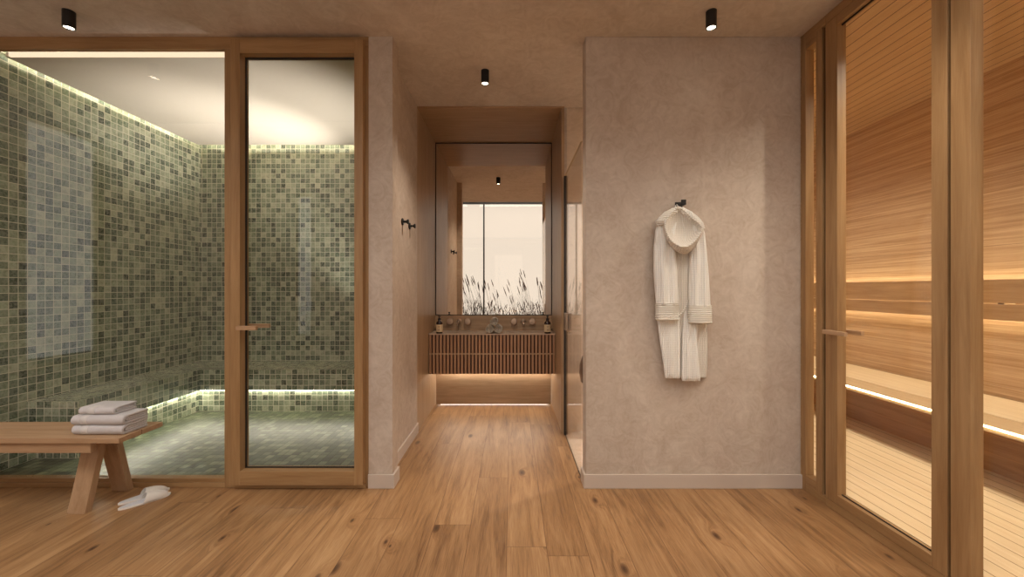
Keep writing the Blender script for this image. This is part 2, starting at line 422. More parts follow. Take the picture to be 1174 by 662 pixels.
bx('gasket', M['dark'], (GX0, GX1, 2.652, 2.664, .126, .126+g), (GX0, GX1, 2.652, 2.664, 2.812-g*1.5, 2.812), (GX0, GX0+g, 2.652, 2.664, .126, 2.812), (GX1-g*.4, GX1, 2.652, 2.664, .126, 2.812), parent=door)
bx('handle', M['benchX'], (-1.735, -1.608, 2.545, 2.567, 1.038, 1.064), (-1.735, -1.712, 2.567, 2.60, 1.040, 1.062), parent=door, bevel=.002)
bx('handle', M['benchX'], (-1.79, -1.640, 2.735, 2.757, 1.034, 1.062), (-1.79, -1.77, 2.69, 2.735, 1.038, 1.060), parent=door, bevel=.002)

# mosaic benches
def bench_mosaic():
    BT, BB = .45, .235
    t = tag(empty('mosaic_bench', (-2.2, 4.5, 0)), 'built-in L-shaped bench covered in green mosaic inside the steam room', 'bench')
    seat = bmn()
    L = [(SX0, 3.04), (-3.26, 3.04), (-3.26, 4.24), (SX1-.02, 4.24), (SX1-.02, SY1), (SX0, SY1)]
    prism(seat, [(x, y, BB) for x, y in L], [(x, y, BT) for x, y in L])
    fin('seat', seat, M['mosaic'], parent=t)
    base = bmn()
    L = [(SX0, 3.10), (-3.32, 3.10), (-3.32, 4.30), (SX1-.02, 4.30), (SX1-.02, SY1), (SX0, SY1)]
    prism(base, [(x, y, 0) for x, y in L], [(x, y, BB) for x, y in L])
    fin('base', base, M['mosaic'], parent=t)
    s = bx('light_strip', M['led_s'], (-3.318, -3.300, 3.12, 4.28, BB-.012, BB-.002), (-3.30, SX1-.04, 4.282, 4.298, BB-.012, BB-.002), parent=t)
    s['label'] = 'glowing warm white strip under the mosaic seat edge'
bench_mosaic()
def strip(name, label, mat, *boxes, group=None):
    o = bx(name, mat, *boxes); bbs = boxes[0]
    c = ((bbs[0]+bbs[1])/2, (bbs[2]+bbs[3])/2, bbs[4])
    o.data.transform(Matrix.Translation((-c[0], -c[1], -c[2]))); o.location = c
    return tag(o, label, 'light strip', group)
strip('light_strip', 'warm light strip in the slot behind the back edge of the steam room ceiling', M['led_c'], (SX0+.12, SX1-.12, 4.56, 4.58, 2.96, 2.972))
strip('light_strip', 'warm light strip in the slot along the mosaic side wall at the steam room ceiling', M['led_c'], (SX0+.10, SX0+.115, 2.90, 4.50, 2.96, 2.972))
strip('light_strip', 'warm light strip above the steam room ceiling edge next to the glass front', M['led_f'], (SX0+.12, SX1-.12, 2.835, 2.85, 2.925, 2.955))

# ------------------------------------------------------------------ sauna glazing (plane x = XR)
sa = tag(empty('window_2', (XR, 2.55, 0)), kind='structure')
XD = XR+.055
bx('window_frame', M['oakZ'], (XR, XD, 2.605, YF-.001, 0, CZ-.0005), (XR, XD, 2.469, 2.517, .045, 2.89), parent=sa, bevel=.002)
bx('window_rail', M['oakY'], (XR, XD, 2.440, 2.605, 2.89, CZ-.0005), (XR, XD, 2.517, 2.605, 2.834, 2.89), (XR, XD, 2.440, 2.605, 0, .045), (XR, XD, 2.517, 2.605, .045, .10), parent=sa, bevel=.002)
bx('gasket', M['dark'], (XR+.02, XD, 2.443, 2.469, .047, 2.89), parent=sa)
bx('pane', M['glass'], (XR+.034, XR+.042, 2.517, 2.605, .10, 2.834), parent=sa)
d2 = tag(empty('door_2', (XR, 2.1, .047)), kind='structure')
bx('door_frame', M['oakZ'], (XR, XD-.002, 2.352, 2.440, .047, 2.888), (XR, XD-.002, 1.757, 1.824, .047, 2.888), parent=d2, bevel=.002)
bx('door_rail', M['oakY'], (XR, XD-.002, 1.824, 2.352, 2.834, 2.888), (XR, XD-.002, 1.824, 2.352, .047, .10), parent=d2, bevel=.002)
bx('pane', M['glass'], (XR+.032, XR+.040, 1.824, 2.352, .10, 2.834), parent=d2)
bx('gasket', M['dark'], (XR+.026, XR+.032, 1.824, 2.352, .10, .105), (XR+.026, XR+.032, 1.824, 2.352, 2.826, 2.834), parent=d2)
bx('handle', M['benchY'], (XR-.055, XR-.035, 2.235, 2.395, 1.034, 1.058), (XR-.035, XR, 2.373, 2.395, 1.036, 1.056), parent=d2, bevel=.002)
bx('handle', M['benchY'], (XD+.03, XD+.05, 2.29, 2.42, 1.034, 1.058), (XD, XD+.03, 2.398, 2.42, 1.036, 1.056), parent=d2, bevel=.002)
w3 = tag(empty('window_3', (XR, 1.2, 0)), kind='structure')
bx('window_frame', M['oakZ'], (XR, XD, 1.668, 1.744, .045, 2.89), (XR, XD, .40, .47, .045, 2.89), (XR, XD, UY0, UY0+.06, .045, 2.89), parent=w3, bevel=.002)
bx('window_rail', M['oakY'], (XR, XD, UY0, 2.439, 2.89, CZ-.0005), (XR, XD, .47, 1.668, 2.834, 2.89), (XR, XD, UY0+.06, .40, 2.834, 2.89), (XR, XD, UY0, 2.439, 0, .045), (XR, XD, .47, 1.668, .045, .10), (XR, XD, UY0+.06, .40, .045, .10), parent=w3, bevel=.002)
bx('gasket', M['dark'], (XR+.02, XD, 1.7445, 1.7565, .047, 2.89), parent=w3)
bx('pane', M['glass'], (XR+.040, XR+.048, .47, 1.668, .10, 2.834), parent=w3)
bx('pane', M['glass'], (XR+.040, XR+.048, UY0+.06, .40, .10, 2.834), parent=w3)

# sauna interior
sb = tag(empty('sauna_bench', (3.2, 2.5, .10)), 'long pale wooden sauna bench along the far sauna wall with a lit front edge', 'bench')
bx('seat', M['s_bench'], (3.045, UX-.021, UY0+.01, UY1-.01, .462, .50), parent=sb, bevel=.003)
bx('seat_front', wood('sauna bench front board', lin(200, 172, 132), lin(178, 148, 108), 'Y', .5), (2.795, 3.040, UY0, UY1, .455, .498), parent=sb, bevel=.006)
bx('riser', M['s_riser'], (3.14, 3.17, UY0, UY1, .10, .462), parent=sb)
o = bx('light_strip', M['led'], (2.786, 2.795, UY0, UY1, .484, .493), parent=sb); o['label'] = 'glowing strip set in the front edge of the bench'
br = tag(empty('sauna_wall_panel', (3.55, 2.5, 1.07)), 'two-board wooden back panel on the sauna wall with light glowing above and below', 'wall panel')
bx('board', M['oakY'], (3.50, 3.52, UY0, UY1, 1.196, 1.366), parent=br, bevel=.003)
bx('board', M['oakY'], (3.50, 3.52, UY0, UY1, 1.072, 1.187), parent=br, bevel=.003)
for y in (0, 1.2, 2.9, 4.7): bx('batten', M['s_bench'], (3.52, UX, y, y+.04, 1.12, 1.32), parent=br)
strip('light_strip', 'glowing strip behind the upper edge of the sauna backrest', M['led'], (3.524, 3.536, UY0+.02, UY1-.02, 1.345, 1.357))
strip('light_strip', 'glowing strip behind the lower edge of the sauna backrest', M['led'], (3.524, 3.536, UY0+.02, UY1-.02, 1.078, 1.090))

# ------------------------------------------------------------------ shower glass
d3 = tag(empty('door_3', (.475, 3.1, .005)), kind='structure')
bx('pane', M['showerglass'], (.470, .478, 2.762, 3.595, .004, 2.30), parent=d3)
o = bx('edge_profile', M['label'], (.468, .480, 2.762, 3.595, 2.30, 2.306), parent=d3)
bx('jamb', M['alcZ'], (.455, .498, 3.615, 3.656, 0, 2.30), parent=d3, bevel=.001)
bx('seal', M['dark'], (.462, .486, 3.596, 3.615, 0, 2.30), parent=d3)
bx('seal', M['dark'], (.4705, .4775, 2.762, 3.595, 0, .004), parent=d3)
bx('handle', M['nickel'], (.450, .470, 3.41, 3.50, .945, 1.09), (.478, .500, 3.41, 3.50, .945, 1.09), parent=d3, bevel=.002)
# stool with pot inside the shower, mostly hidden by the wall
st = tag(empty('shower_stool', (.66, 3.52, 0)), 'small round wooden stool under the dark pot behind the shower glass', 'stool')
bm = bmn(); lathe(bm, [(.045, .435), (.052, .44), (.052, .462), (.045, .467)], (.672, 3.52, 0)); fin('seat', bm, M['benchX'], parent=st, smooth=False)
for a in (0.9, 3.0, 5.1):
    bm = bmn(); tube(bm, [(.672+.035*math.cos(a), 3.52+.035*math.sin(a), .436), (.68+.05*math.cos(a), 3.52+.05*math.sin(a), 0)], .009); fin('leg', bm, M['benchZ'], parent=st)
bm = bmn(); lathe(bm, [(.045, .467), (.075, .49), (.088, .56), (.084, .64), (.062, .71), (.036, .75), (.034, .77), (.05, .79), (.055, .82), (.045, .86), (.02, .87)], (.672, 3.52, 0))
tag(fin('pot', bm, M['vase'], origin=(.672, 3.52, .467), smooth=True), 'dark rounded pot with a narrow neck dimly seen behind the shower glass', 'pot')

# ------------------------------------------------------------------ mirror
mi = tag(empty('mirror', (-.205, 4.53, 1.0)), 'large frameless wall mirror filling the wooden alcove above the basin worktop', 'mirror')
bx('mirror_glass', M['mirror'], (HL+.008, .445-.008, 4.530, 4.536, 1.008, 2.918), parent=mi)
bx('backing', M['dark'], (HL+.0005, .4445, 4.536, 4.56, 1.0, 2.9295), parent=mi)
bx('frame', M['dark'], (HL+.0005, HL+.008, 4.526, 4.536, 1.0, 2.9295), (.437, .4445, 4.526, 4.536, 1.0, 2.9295), (HL+.008, .437, 4.526, 4.536, 1.0, 1.008), (HL+.008, .437, 4.526, 4.536, 2.918, 2.9295), parent=mi)

# ------------------------------------------------------------------ vanity
V0, V1 = HL+.001, .444
va = tag(empty('vanity_cabinet', (-.205, 4.16, .42)), 'wall-hung wooden vanity cabinet with two rows of vertical slats in the alcove', 'cabinet')
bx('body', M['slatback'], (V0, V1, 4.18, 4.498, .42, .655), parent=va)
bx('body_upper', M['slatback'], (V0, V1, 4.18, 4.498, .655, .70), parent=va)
P = .0362
def slatrow(z0, z1):
    bs = []; k = 0; x = V0+.006
    while x < V1-.02:
        bs.append((x, x+.021, 4.155, 4.176, z0, z1)); x += P
    return bs
for nm, z0, z1 in (('drawer', .634, .824), ('drawer', .421, .622)):
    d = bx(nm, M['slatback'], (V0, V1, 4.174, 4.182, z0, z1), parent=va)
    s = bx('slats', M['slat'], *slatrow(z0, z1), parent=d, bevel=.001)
    s.parent = d
    s.location = (0, 0, 0)
bx('rail', M['alcX'], (V0, V1, 4.156, 4.182, .622, .634), parent=va)
wt = tag(empty('worktop', (-.205, 4.16, .825)), 'thin beige stone worktop with twin basins on the vanity cabinet', 'worktop')
b0, b1, c0, c1 = -.80, -.37, -.06, .37
Y0, Y1, yb0, yb1 = 4.15, 4.498, 4.24, 4.44
bx('slab', M['stone'], (V0, V1, Y0, yb0, .825, .835), (V0, V1, yb1, Y1, .825, .835), (V0, b0, yb0, yb1, .825, .835), (b1, c0, yb0, yb1, .825, .835), (c1, V1, yb0, yb1, .825, .835), parent=wt)
for q0, q1 in ((b0, b1), (c0, c1)):
    bx('basin', M['stone'], (q0-.01, q1+.01, yb0-.01, yb1+.01, .715, .725), (q0-.01, q0, yb0-.01, yb1+.01, .725, .825), (q1, q1+.01, yb0-.01, yb1+.01, .725, .825), (q0, q1, yb0-.01, yb0, .725, .825), (q0, q1, yb1, yb1+.01, .725, .825), parent=wt)
o = bx('light_strip', M['led_v'], (-.80, .40, 4.46, 4.475, .408, .42), parent=va); o['label'] = 'warm glowing strip on the underside'
strip('light_strip', 'warm strip glowing behind the panel below the vanity cabinet', M['led_w'], (-.80, .40, 4.545, 4.555, 0, .007), (HL+.03, HL+.04, 4.535, 4.545, .007, .42), (.405, .415, 4.535, 4.545, .007, .42))
struct('trim_7', M['alcX'], (-.8, -.78, 4.515, YB, .1, .5), (.36, .38, 4.515, YB, .1, .5))

# wall taps
def tap(x0, xs, x1, label):
    z = .938; yw = 4.50
    t = tag(empty('wall_tap', (xs, yw, z)), label, 'tap', 'wall-mounted basin taps')
    def knob(x):
        bm = bmn(); lathe(bm, [(.030, 0), (.030, -.006), (.012, -.008), (.012, -.022), (.034, -.024), (.036, -.03), (.036, -.05), (.032, -.054), (.012, -.055)], (x, yw, z), 28, 'Y')
        fin('knob', bm, M['brass'], parent=t)
    knob(x0); knob(x1)
    bm = bmn(); lathe(bm, [(.026, 0), (.026, -.006), (.014, -.008)], (xs, yw, z), 24, 'Y')
    tube(bm, [(xs, yw, z), (xs, yw-.09, z), (xs, yw-.14, z-.002), (xs, yw-.158, z-.012), (xs, yw-.163, z-.035)], .013, 14)
    fin('spout', bm, M['brass'], parent=t, smooth=True)
    return t
tap(-.682, -.584, -.488, 'brass wall tap with two round knobs over the left basin')
tap(.021, .123, .222, 'brass wall tap with two round knobs over the right basin')

# soap bottles
def bottle():
    t = tag(empty('soap_bottle', (-.752, 4.20, .835)), 'brown pump soap bottle with cream label at the left end of the worktop', 'bottle', 'soap bottles on the worktop')
    bm = bmn(); lathe(bm, [(.030, 0), (.034, .003), (.034, .105), (.031, .118), (.016, .128), (.013, .132), (.013, .14)], n=28); fin('bottle', bm, M['amber'], parent=t, smooth=True, local=True)
    bm = bmn(); lathe(bm, [(.0348, .018), (.0352, .019), (.0352, .092), (.0348, .093)], n=28)
    lb = fin('label', bm, M['label'], parent=t, local=True)
    bm = bmn()
    for z, w in ((.075, .013), (.066, .010), (.045, .012), (.038, .009), (.031, .011)): box(bm, -w, w, -.0362, -.0335, z, z+.003)
    fin('label_print', bm, M['ink'], parent=lb, local=True)
    bm = bmn(); lathe(bm, [(.015, .14), (.016, .142), (.016, .156), (.006, .158), (.005, .172), (.012, .173), (.012, .182), (.008, .184)], n=20)
    box(bm, -.003, .003, -.045, 0, .174, .181); fin('pump', bm, M['black'], parent=t, local=True)
    return t
b = bottle()
c = copy_tree(b); c.location = (.368, 4.20, .835); c['label'] = 'brown pump soap bottle with cream label at the right end of the worktop'

# rolled towels
def rolled():
    t = tag(empty('rolled_towel', (-.229, 4.25, .835)), 'rolled grey hand towel, left one of the pair at the bottom of the pile', 'towel', 'rolled hand towels piled between the taps')
    R = .0445; n = 150; L = .17
    bm = bmn(); inner = []; outer = []
    turns = 3.6; th = .0065
    sp = []
    for i in range(n+1):
        a = turns*2*PI*i/n; r = .006+(R-.0062)*(i/n)
        sp.append((r, a))
    for y in (-L/2, L/2):
        l = [(r*math.cos(a), y, r*math.sin(a)) for r, a in sp]; k = [((r-th)*math.cos(a), y, (r-th)*math.sin(a)) for r, a in sp]
        inner.append(k); outer.append(l)
    vo = [[bm.verts.new((p[0], p[1]+random.uniform(-.0015, .0015), p[2]+R)) for p in l] for l in outer]
    vi = [[bm.verts.new((p[0], p[1]+(0.004 if p[1] < 0 else -.004), p[2]+R)) for p in l] for l in inner]
    for i in range(n):
        bm.faces.new((vo[0][i], vo[0][i+1], vo[1][i+1], vo[1][i])); bm.faces.new((vi[0][i+1], vi[0][i], vi[1][i], vi[1][i+1]))
        bm.faces.new((vo[0][i+1], vo[0][i], vi[0][i], vi[0][i+1])); bm.faces.new((vo[1][i], vo[1][i+1], vi[1][i+1], vi[1][i]))
    bm.faces.new((vo[0][0], vi[0][0], vi[1][0], vo[1][0])); bm.faces.new((vo[0][n], vo[1][n], vi[1][n], vi[0][n]))
    fin('towel', bm, M['roll'], parent=t, local=True, smooth=False)
    return t
r0 = rolled()
for x, z, lb in ((-.138, .835, 'rolled grey hand towel, right one of the pair at the bottom of the pile'), (-.1835, .835+.077, 'rolled grey hand towel on top of the two others')):
    c = copy_tree(r0); c.location = (x, 4.25, z); c['label'] = lb

# ------------------------------------------------------------------ hooks
def hook():
    t = tag(empty('wall_hook', (HL, 3.155, 1.82)), 'black round wall hook on the hallway wall, the one nearer the steam room', 'hook', 'black hooks on the hallway wall')
    bm = bmn(); lathe(bm, [(.026, 0), (.027, .001), (.027, .009), (.025, .010)], n=24, axis='X')
    fin('rose', bm, M['black'], parent=t, local=True)
    bm = bmn(); lathe(bm, [(.009, .009), (.008, .03), (.012, .036), (.019, .044), (.019, .05), (.015, .052)], n=20, axis='X')
    fin('peg', bm, M['black'], parent=t, local=True)
    return t
h = hook(); c = copy_tree(h); c.location = (HL, 3.375, 1.82); c['label'] = 'black round wall hook on the hallway wall, the one nearer the wooden alcove'
t = tag(empty('wall_hook', (1.083, YF, 1.845)), 'square black wall hook carrying the white bathrobe', 'hook')
bx('plate', M['black'], (1.062, 1.108, YF-.008, YF, 1.822, 1.862), parent=t, bevel=.001)
bx('peg', M['black'], (1.070, 1.100, YF-.085, YF-.008, 1.830, 1.846), (1.070, 1.100, YF-.085, YF-.075, 1.846, 1.862), parent=t, bevel=.001)

# ------------------------------------------------------------------ ceiling spots
def spot(loc, lab, power=14.):
    t = tag(empty('ceiling_spotlight', loc), lab, 'ceiling light', 'black cylinder ceiling spotlights')
    bm = bmn(); lathe(bm, [(.028, 0), (.030, -.001), (.030, -.100), (.0255, -.101), (.0235, -.092), (.0235, -.09)], n=32)
    fin('housing', bm, M['black'], parent=t, local=True)
    bm = bmn(); lathe(bm, [(.0234, -.088), (.0234, -.094)], n=32); o = fin('diffuser', bm, M['bulb'], parent=t, local=True); o['label'] = 'glowing lamp face'
    return t
def lamp(parent, power, z=-.102, ang=110):
    L = bpy.data.lights.new('spot_beam', 'SPOT'); L.energy = power; L.color = (1., .88, .74); L.spot_size = math.radians(ang); L.spot_blend = .9; L.shadow_soft_size = .022
    o = bpy.data.objects.new('spot_beam', L); COL.objects.link(o); o.parent = parent; o.location = (0, 0, z)
sp = [((-2.626, 2.404, CZ), 'black cylinder spotlight on the ceiling in front of the steam room glass'),
      ((1.181, 2.404, CZ), 'black cylinder spotlight on the ceiling in front of the robe wall'),
      ((-.203, 3.058, CZ), 'black cylinder spotlight on the hallway ceiling'),
      ((1.36, 1.72, CZ), 'black cylinder spotlight on the ceiling beside the sauna glass')]
s0 = None
POW = [8, 1, 75, 40]
for i, (loc, lb) in enumerate(sp):
    if s0 is None: s0 = spot(loc, lb); c = s0
    else: c = copy_tree(s0); c.location = loc; c['label'] = lb
    c['_p'] = POW[i]
for c in [o for o in bpy.data.objects if '_p' in o.keys()]:
    lamp(c, c['_p']); del c['_p']
# recessed lamps in the sauna, steam and shower ceilings; the shower one is added fill
def recessed(loc, lb, power, col=(1, .92, .76), ang=140, group=None):
    t = tag(empty('recessed_downlight', loc), lb, 'ceiling light', group)
    bm = bmn(); lathe(bm, [(.045, 0), (.045, -.004), (.036, -.006)], n=24); fin('trim_ring', bm, M['black'], parent=t, local=True)
    bm = bmn(); lathe(bm, [(.034, -.005), (.034, -.0075)], n=24); fin('diffuser', bm, M['bulb'], parent=t, local=True)
    L = bpy.data.lights.new('beam', 'SPOT'); L.energy = power; L.color = col; L.spot_size = math.radians(ang); L.spot_blend = .8; L.shadow_soft_size = .03
    o = bpy.data.objects.new('beam', L); COL.objects.link(o); o.parent = t; o.location = (0, 0, -.012)
for (x, y) in ((2.30, 4.6), (2.30, 3.45), (2.36, 1.78), (2.6, .6)):
    recessed((x, y, CZ), 'small recessed lamp in the sauna ceiling', 125 if y > 1 else 70, group='recessed lamps in the sauna ceiling')
recessed((1.2, 3.2, CZ), 'small unseen recessed lamp added in the shower ceiling as fill light', 210, (1, .93, .84), ang=95)  # lamp out of view, added to brighten the shower behind the glass

# ------------------------------------------------------------------ wooden bench in front of steam room
be = tag(empty('wooden_bench', (-3.08, 2.43, 0)), 'oak plank bench on splayed legs in front of the steam room glass', 'bench')
X0, X1 = -3.95, -2.21
bx('seat_plank', M['benchX'], (X0, X1, 2.28, 2.419, .428, .456), parent=be, bevel=.0015)
bx('seat_plank', M['benchX'], (X0, X1, 2.427, 2.567, .428, .456), parent=be, bevel=.0015)
for y0, y1 in ((2.295, 2.33), (2.515, 2.55)):
    bx('apron', M['benchX'], (X0+.17, -2.385, y0, y1, .368, .428), parent=be, bevel=.0015)
for xc in (-2.512, X0+.30):
    bx('crossbar', M['benchY'], (xc-.035, xc+.035, 2.47, 2.51, .340, .428), parent=be, bevel=.0015)
    w = .052
    for (yb, yt) in ((2.335, 2.436), (2.600, 2.502)):
        bm = bmn(); T = .040
        prism(bm, [(xc-w, yb, 0), (xc+w, yb, 0), (xc+w, yb+T, 0), (xc-w, yb+T, 0)], [(xc-w, yt, .427), (xc+w, yt, .427), (xc+w, yt+T, .427), (xc-w, yt+T, .427)])
        fin('leg', bm, M['benchZ'], parent=be, bevel=.0015)

# folded towels (local coords, base at z=0, fold to -x, open layered edge on +x)
def u_outline(yf, yb, z0, z1, t, g=0., n=10):
    """closed outline in YZ of a sheet folded round the front: yf front, yb open back"""
    R = (z1-z0)/2; zc = (z0+z1)/2; out = []; m = 7
    yb0 = yb
    for i in range(m): out.append((yb-(yb-yf-R)*i/m, z1-g))
    for i in range(n+1):
        a = PI/2+PI*i/n; out.append((yf+R+(R-g)*math.cos(a)*1., zc+(R-g)*math.sin(a)))
    for i in range(1, m+1): out.append((yf+R+(yb-yf-R)*i/m, z0+g))
    r = R-t
    for i in range(m): out.append((yb-(yb-yf-R)*i/m, z0+t-g*.0))
    for i in range(n+1):
        a = PI*1.5-PI*i/n; out.append((yf+R+r*math.cos(a), zc+r*math.sin(a)))
    for i in range(1, m+1): out.append((yf+R+(yb-yf-R)*i/m, z1-t))
    return out
def folded(loc, w, d, hgt, label, rz=0.):
    t = tag(empty('folded_towel', loc, rz), label, 'towel', 'folded grey towels stacked on the wooden bench')
    def sheet(bm, yf, yb, z0, z1, th, x0, x1, seam=None, ph=0.):
        L = []; m = 22
        xs = sorted(set([x0, x0+.002, x0+.005, x1-.005, x1-.002, x1]+[x0+(x1-x0)*k/m for k in range(1, m)]+([seam-.003, seam, seam+.003] if seam else [])))
        for x in xs:
            e = min(x-x0, x1-x); gg = .0035 if e < .001 else (.0012 if e < .003 else 0)
            if seam and abs(x-seam) < .001: gg = .0022
            wv = .0012*math.sin(x*31+ph)+.0008*math.sin(x*77+ph*2)
            L.append([(x, y+wv*(1 if y < 0 else .3), z) for y, z in u_outline(yf+gg*.6, yb, z0, z1, th, gg)])
        rings(bm, L)
    bm = bmn(); th = hgt*.27
    sheet(bm, -d/2, d/2, 0, hgt, th, -w/2, w/2, -w/2+.050, loc[2]*40)
    sheet(bm, -d/2+th+.010, d/2-.002, th+.0006, hgt-th-.0006, (hgt-2*th)/2-.0012, -w/2+.004, w/2-.0015, None, 2.)
    fin('towel', bm, M['towel'], parent=t, local=True, smooth=True)
    bm = bmn(); L = []
    for x in (-w/2+.055, -w/2+.075, -w/2+.095):
        L.append([(x, y, z) for y, z in u_outline(-d/2-.0022, -d/2+.06, -.0002, hgt+.0008, .004)])
    rings(bm, L)
    o = fin('woven_band', bm, M['towel_band'], parent=t, local=True, smooth=True); o['label'] = 'smooth paler band across the towel'
    return t
ZB = .4565
folded((-2.385, 2.408, ZB), .295, .165, .054, 'folded light grey towel lying on the oak bench at the bottom of the stack')
folded((-2.387, 2.410, ZB+.0545), .300, .165, .054, 'folded light grey towel in the middle of the stack on the bench')
folded((-2.410, 2.420, ZB+.109), .205, .150, .044, 'smaller folded light grey towel on top of the stack')

# ------------------------------------------------------------------ slippers
def slipper(name, loc, rz, label):
    t = tag(empty(name, loc, rz), label, 'slipper', 'white slippers on the floor by the bench')
    L = .245
    def half(v):   # half width along length v 0 heel..1 toe
        return .036*(1-abs(2*v-1)**3.2)**.55*(.74+.42*v) + .0005
    bm = bmn(); N_ = 28; loops = []
    for i in range(N_+1):
        v = .003+.994*i/N_; x = -L/2+L*v; w = half(v)
        loops.append([(x, -w, 0), (x, -w*1.02, .006), (x, -w*.96, .010), (x, 0, .009), (x, w*.96, .010), (x, w*1.02, .006), (x, w, 0), (x, 0, 0)])
    rings(bm, loops); fin('sole', bm, M['slip'], parent=t, local=True, smooth=False)
    bm = bmn(); O = []; I = []; n = 16
    for i in range(15):
        v = .47+.515*i/14; x = -L/2+L*v; w = half(v)*1.05
        hh = .010+.040*(1-((v-.47)/.53)**2.0)**.7
        sk = .016 if i == 0 else 0
        o_ = []; k_ = []
        for j in range(n+1):
            a = PI*j/n
            xo = x + (.022*(math.sin(a))*(1-i/14))
            o_.append((xo-.010, w*math.cos(a), .004+hh*math.sin(a)**.8)); k_.append((xo-.010, (w-.003)*math.cos(a), .004+max(hh-.003, .002)*math.sin(a)**.8))
        O.append([bm.verts.new(p) for p in o_]); I.append([bm.verts.new(p) for p in k_])
    for i in range(14):
        for j in range(n):
            bm.faces.new((O[i][j], O[i+1][j], O[i+1][j+1], O[i][j+1])); bm.faces.new((I[i][j], I[i][j+1], I[i+1][j+1], I[i+1][j]))
    for j in range(n): bm.faces.new((O[0][j], O[0][j+1], I[0][j+1], I[0][j])); bm.faces.new((O[14][j], I[14][j], I[14][j+1], O[14][j+1]))
    for i in range(14): bm.faces.new((O[i][0], I[i][0], I[i+1][0], O[i+1][0])); bm.faces.new((O[i][n], O[i+1][n], I[i+1][n], I[i][n]))
    fin('upper', bm, M['slip'], parent=t, local=True, smooth=True)
    bm = bmn(); loops = []
    for i in range(20):
        v = .03+.90*i/19; x = -L/2+L*v; w = half(v)*.86
        loops.append([(x, -w, .0095), (x, -w*.9, .0125), (x, 0, .0115), (x, w*.9, .0125), (x, w, .0095), (x, 0, .0085)])
    rings(bm, loops); fin('insole', bm, M['slip_in'], parent=t, local=True)
    return t
ang = math.atan2(.80, .60)
u = Vector((math.cos(ang), math.sin(ang), 0)); pr = Vector((u.y, -u.x, 0))
c0_ = Vector((-2.262, 2.500, 0.0))
slipper('slipper', c0_-pr*.039+u*.006, ang, 'white open-heel slipper, the one nearer the bench leg and glass')
slipper('slipper', c0_+pr*.039-u*.006, ang, 'white open-heel slipper, the one farther from the bench leg')

# ------------------------------------------------------------------ bathrobe
def RP(px, py, dy):
    D = YF-dy; return Vector(((px-587)*D/F, D, H-(py-331)*D/F))
def cloth_tube(rows, n=64, folds=5, amp=.10, ph=0., power=.75):
    """rows: (xl, xr, y, depth centre from wall, half depth) in photo measure"""
    L = []
    for k, (xl, xr, py, dc, hd) in enumerate(rows):
        c = RP((xl+xr)/2, py, dc); w = (xr-xl)/2*(YF-dc)/F; l = []
        for i in range(n):
            a = 2*PI*i/n; ca, sa_ = math.cos(a), math.sin(a)
            x = w*math.copysign(abs(ca)**power, ca); y = hd*math.copysign(abs(sa_)**power, sa_)
            y *= 1+amp*math.sin(folds*x/w*2.2+ph+k*.13)*(1 if sa_ < 0 else .2)
            l.append((c.x+x, c.y+y, c.z))
        L.append(l)
    return L
def densify(rows, m=4):
    out = []
    for a, b in zip(rows[:-1], rows[1:]):
        for i in range(m): out.append(tuple(p+(q-p)*i/m for p, q in zip(a, b)))
    out.append(rows[-1]); return out
ro = tag(empty('bathrobe', (1.10, YF-.03, .70)), 'ivory hooded waffle bathrobe hanging from the black hook on the plain wall', 'bathrobe', None)
# torso and skirt: back panel, right piece, left front panel
bm = bmn()
rings(bm, cloth_tube(densify([(764, 796, 262, .022, .012), (758, 806, 275, .024, .018), (757, 808, 310, .026, .020), (757, 809, 350, .026, .020), (758, 811, 385, .020, .014), (762, 811, 415, .020, .014), (765, 810, 430, .018, .012), (767, 809.5, 433, .018, .010)]), folds=6, amp=.18))
fin('back_panel', bm, M['robe_in'], parent=ro, smooth=True)
bm = bmn()
rings(bm, cloth_tube(densify([(756, 777, 285, .030, .012), (754, 779, 340, .034, .014), (753.5, 779, 368, .044, .014), (757, 779.5, 395, .046, .015), (760, 779.8, 415, .044, .016), (762, 780, 431, .042, .015), (763, 779.5, 434, .042, .008)]), folds=3, amp=.22, ph=.8))
fin('front_panel', bm, M['robe'], parent=ro, smooth=True)
bm = bmn()
rings(bm, cloth_tube(densify([(785, 806, 285, .030, .010), (786, 806, 340, .034, .012), (783, 800, 372, .046, .013), (782, 799, 395, .050, .015), (781.5, 801, 415, .052, .016), (781.5, 803, 434, .052, .016), (782, 802.5, 437, .052, .008)]), folds=3, amp=.30, ph=2.1))
fin('front_panel', bm, M['robe'], parent=ro, smooth=True)
bm = bmn()   # placket edge crossing between the panels
tube(bm, [RP(790, 343, .072), RP(787.5, 349, .074), RP(784.5, 355, .076), RP(781, 360, .074), RP(777, 364, .070)], [.003, .0042, .0042, .0042, .003], 8)
fin('belt_end', bm, M['cuff'], parent=ro, smooth=True)
def sleeve(rows, cuff, ph):
    bm = bmn(); rings(bm, cloth_tube(densify(rows, 5), folds=3, amp=.24, ph=ph)); s = fin('sleeve', bm, M['robe'], parent=ro, smooth=True)
    bm = bmn(); L = []
    xl, xr, y0, y1, dc, hd = cuff; m = 36
    for k in range(m+1):
        v = k/m; rib = 1+.06*math.sin(v*2*PI*9)
        e = .88 if k in (0, m) else 1
        L += cloth_tube([(xl-(rib-1)*9*e+(1-e)*9+v*.3, xr+(rib-1)*9*e-(1-e)*9+v*.8, y0+(y1-y0)*v, dc, hd*rib*e)], folds=2, amp=.08, ph=ph)
    rings(bm, L); fin('cuff', bm, M['cuff'], parent=s, smooth=True)
sleeve([(770, 782, 241, .030, .010), (762, 780, 244, .040, .018), (755, 777, 252, .046, .028), (751.5, 773, 265, .054, .034), (749.5, 773, 285, .060, .036), (749.5, 776, 310, .064, .036), (751, 777, 335, .066, .034), (752.5, 777, 350, .066, .032)], (751.6, 777.4, 347.5, 367.5, .066, .036), .3)
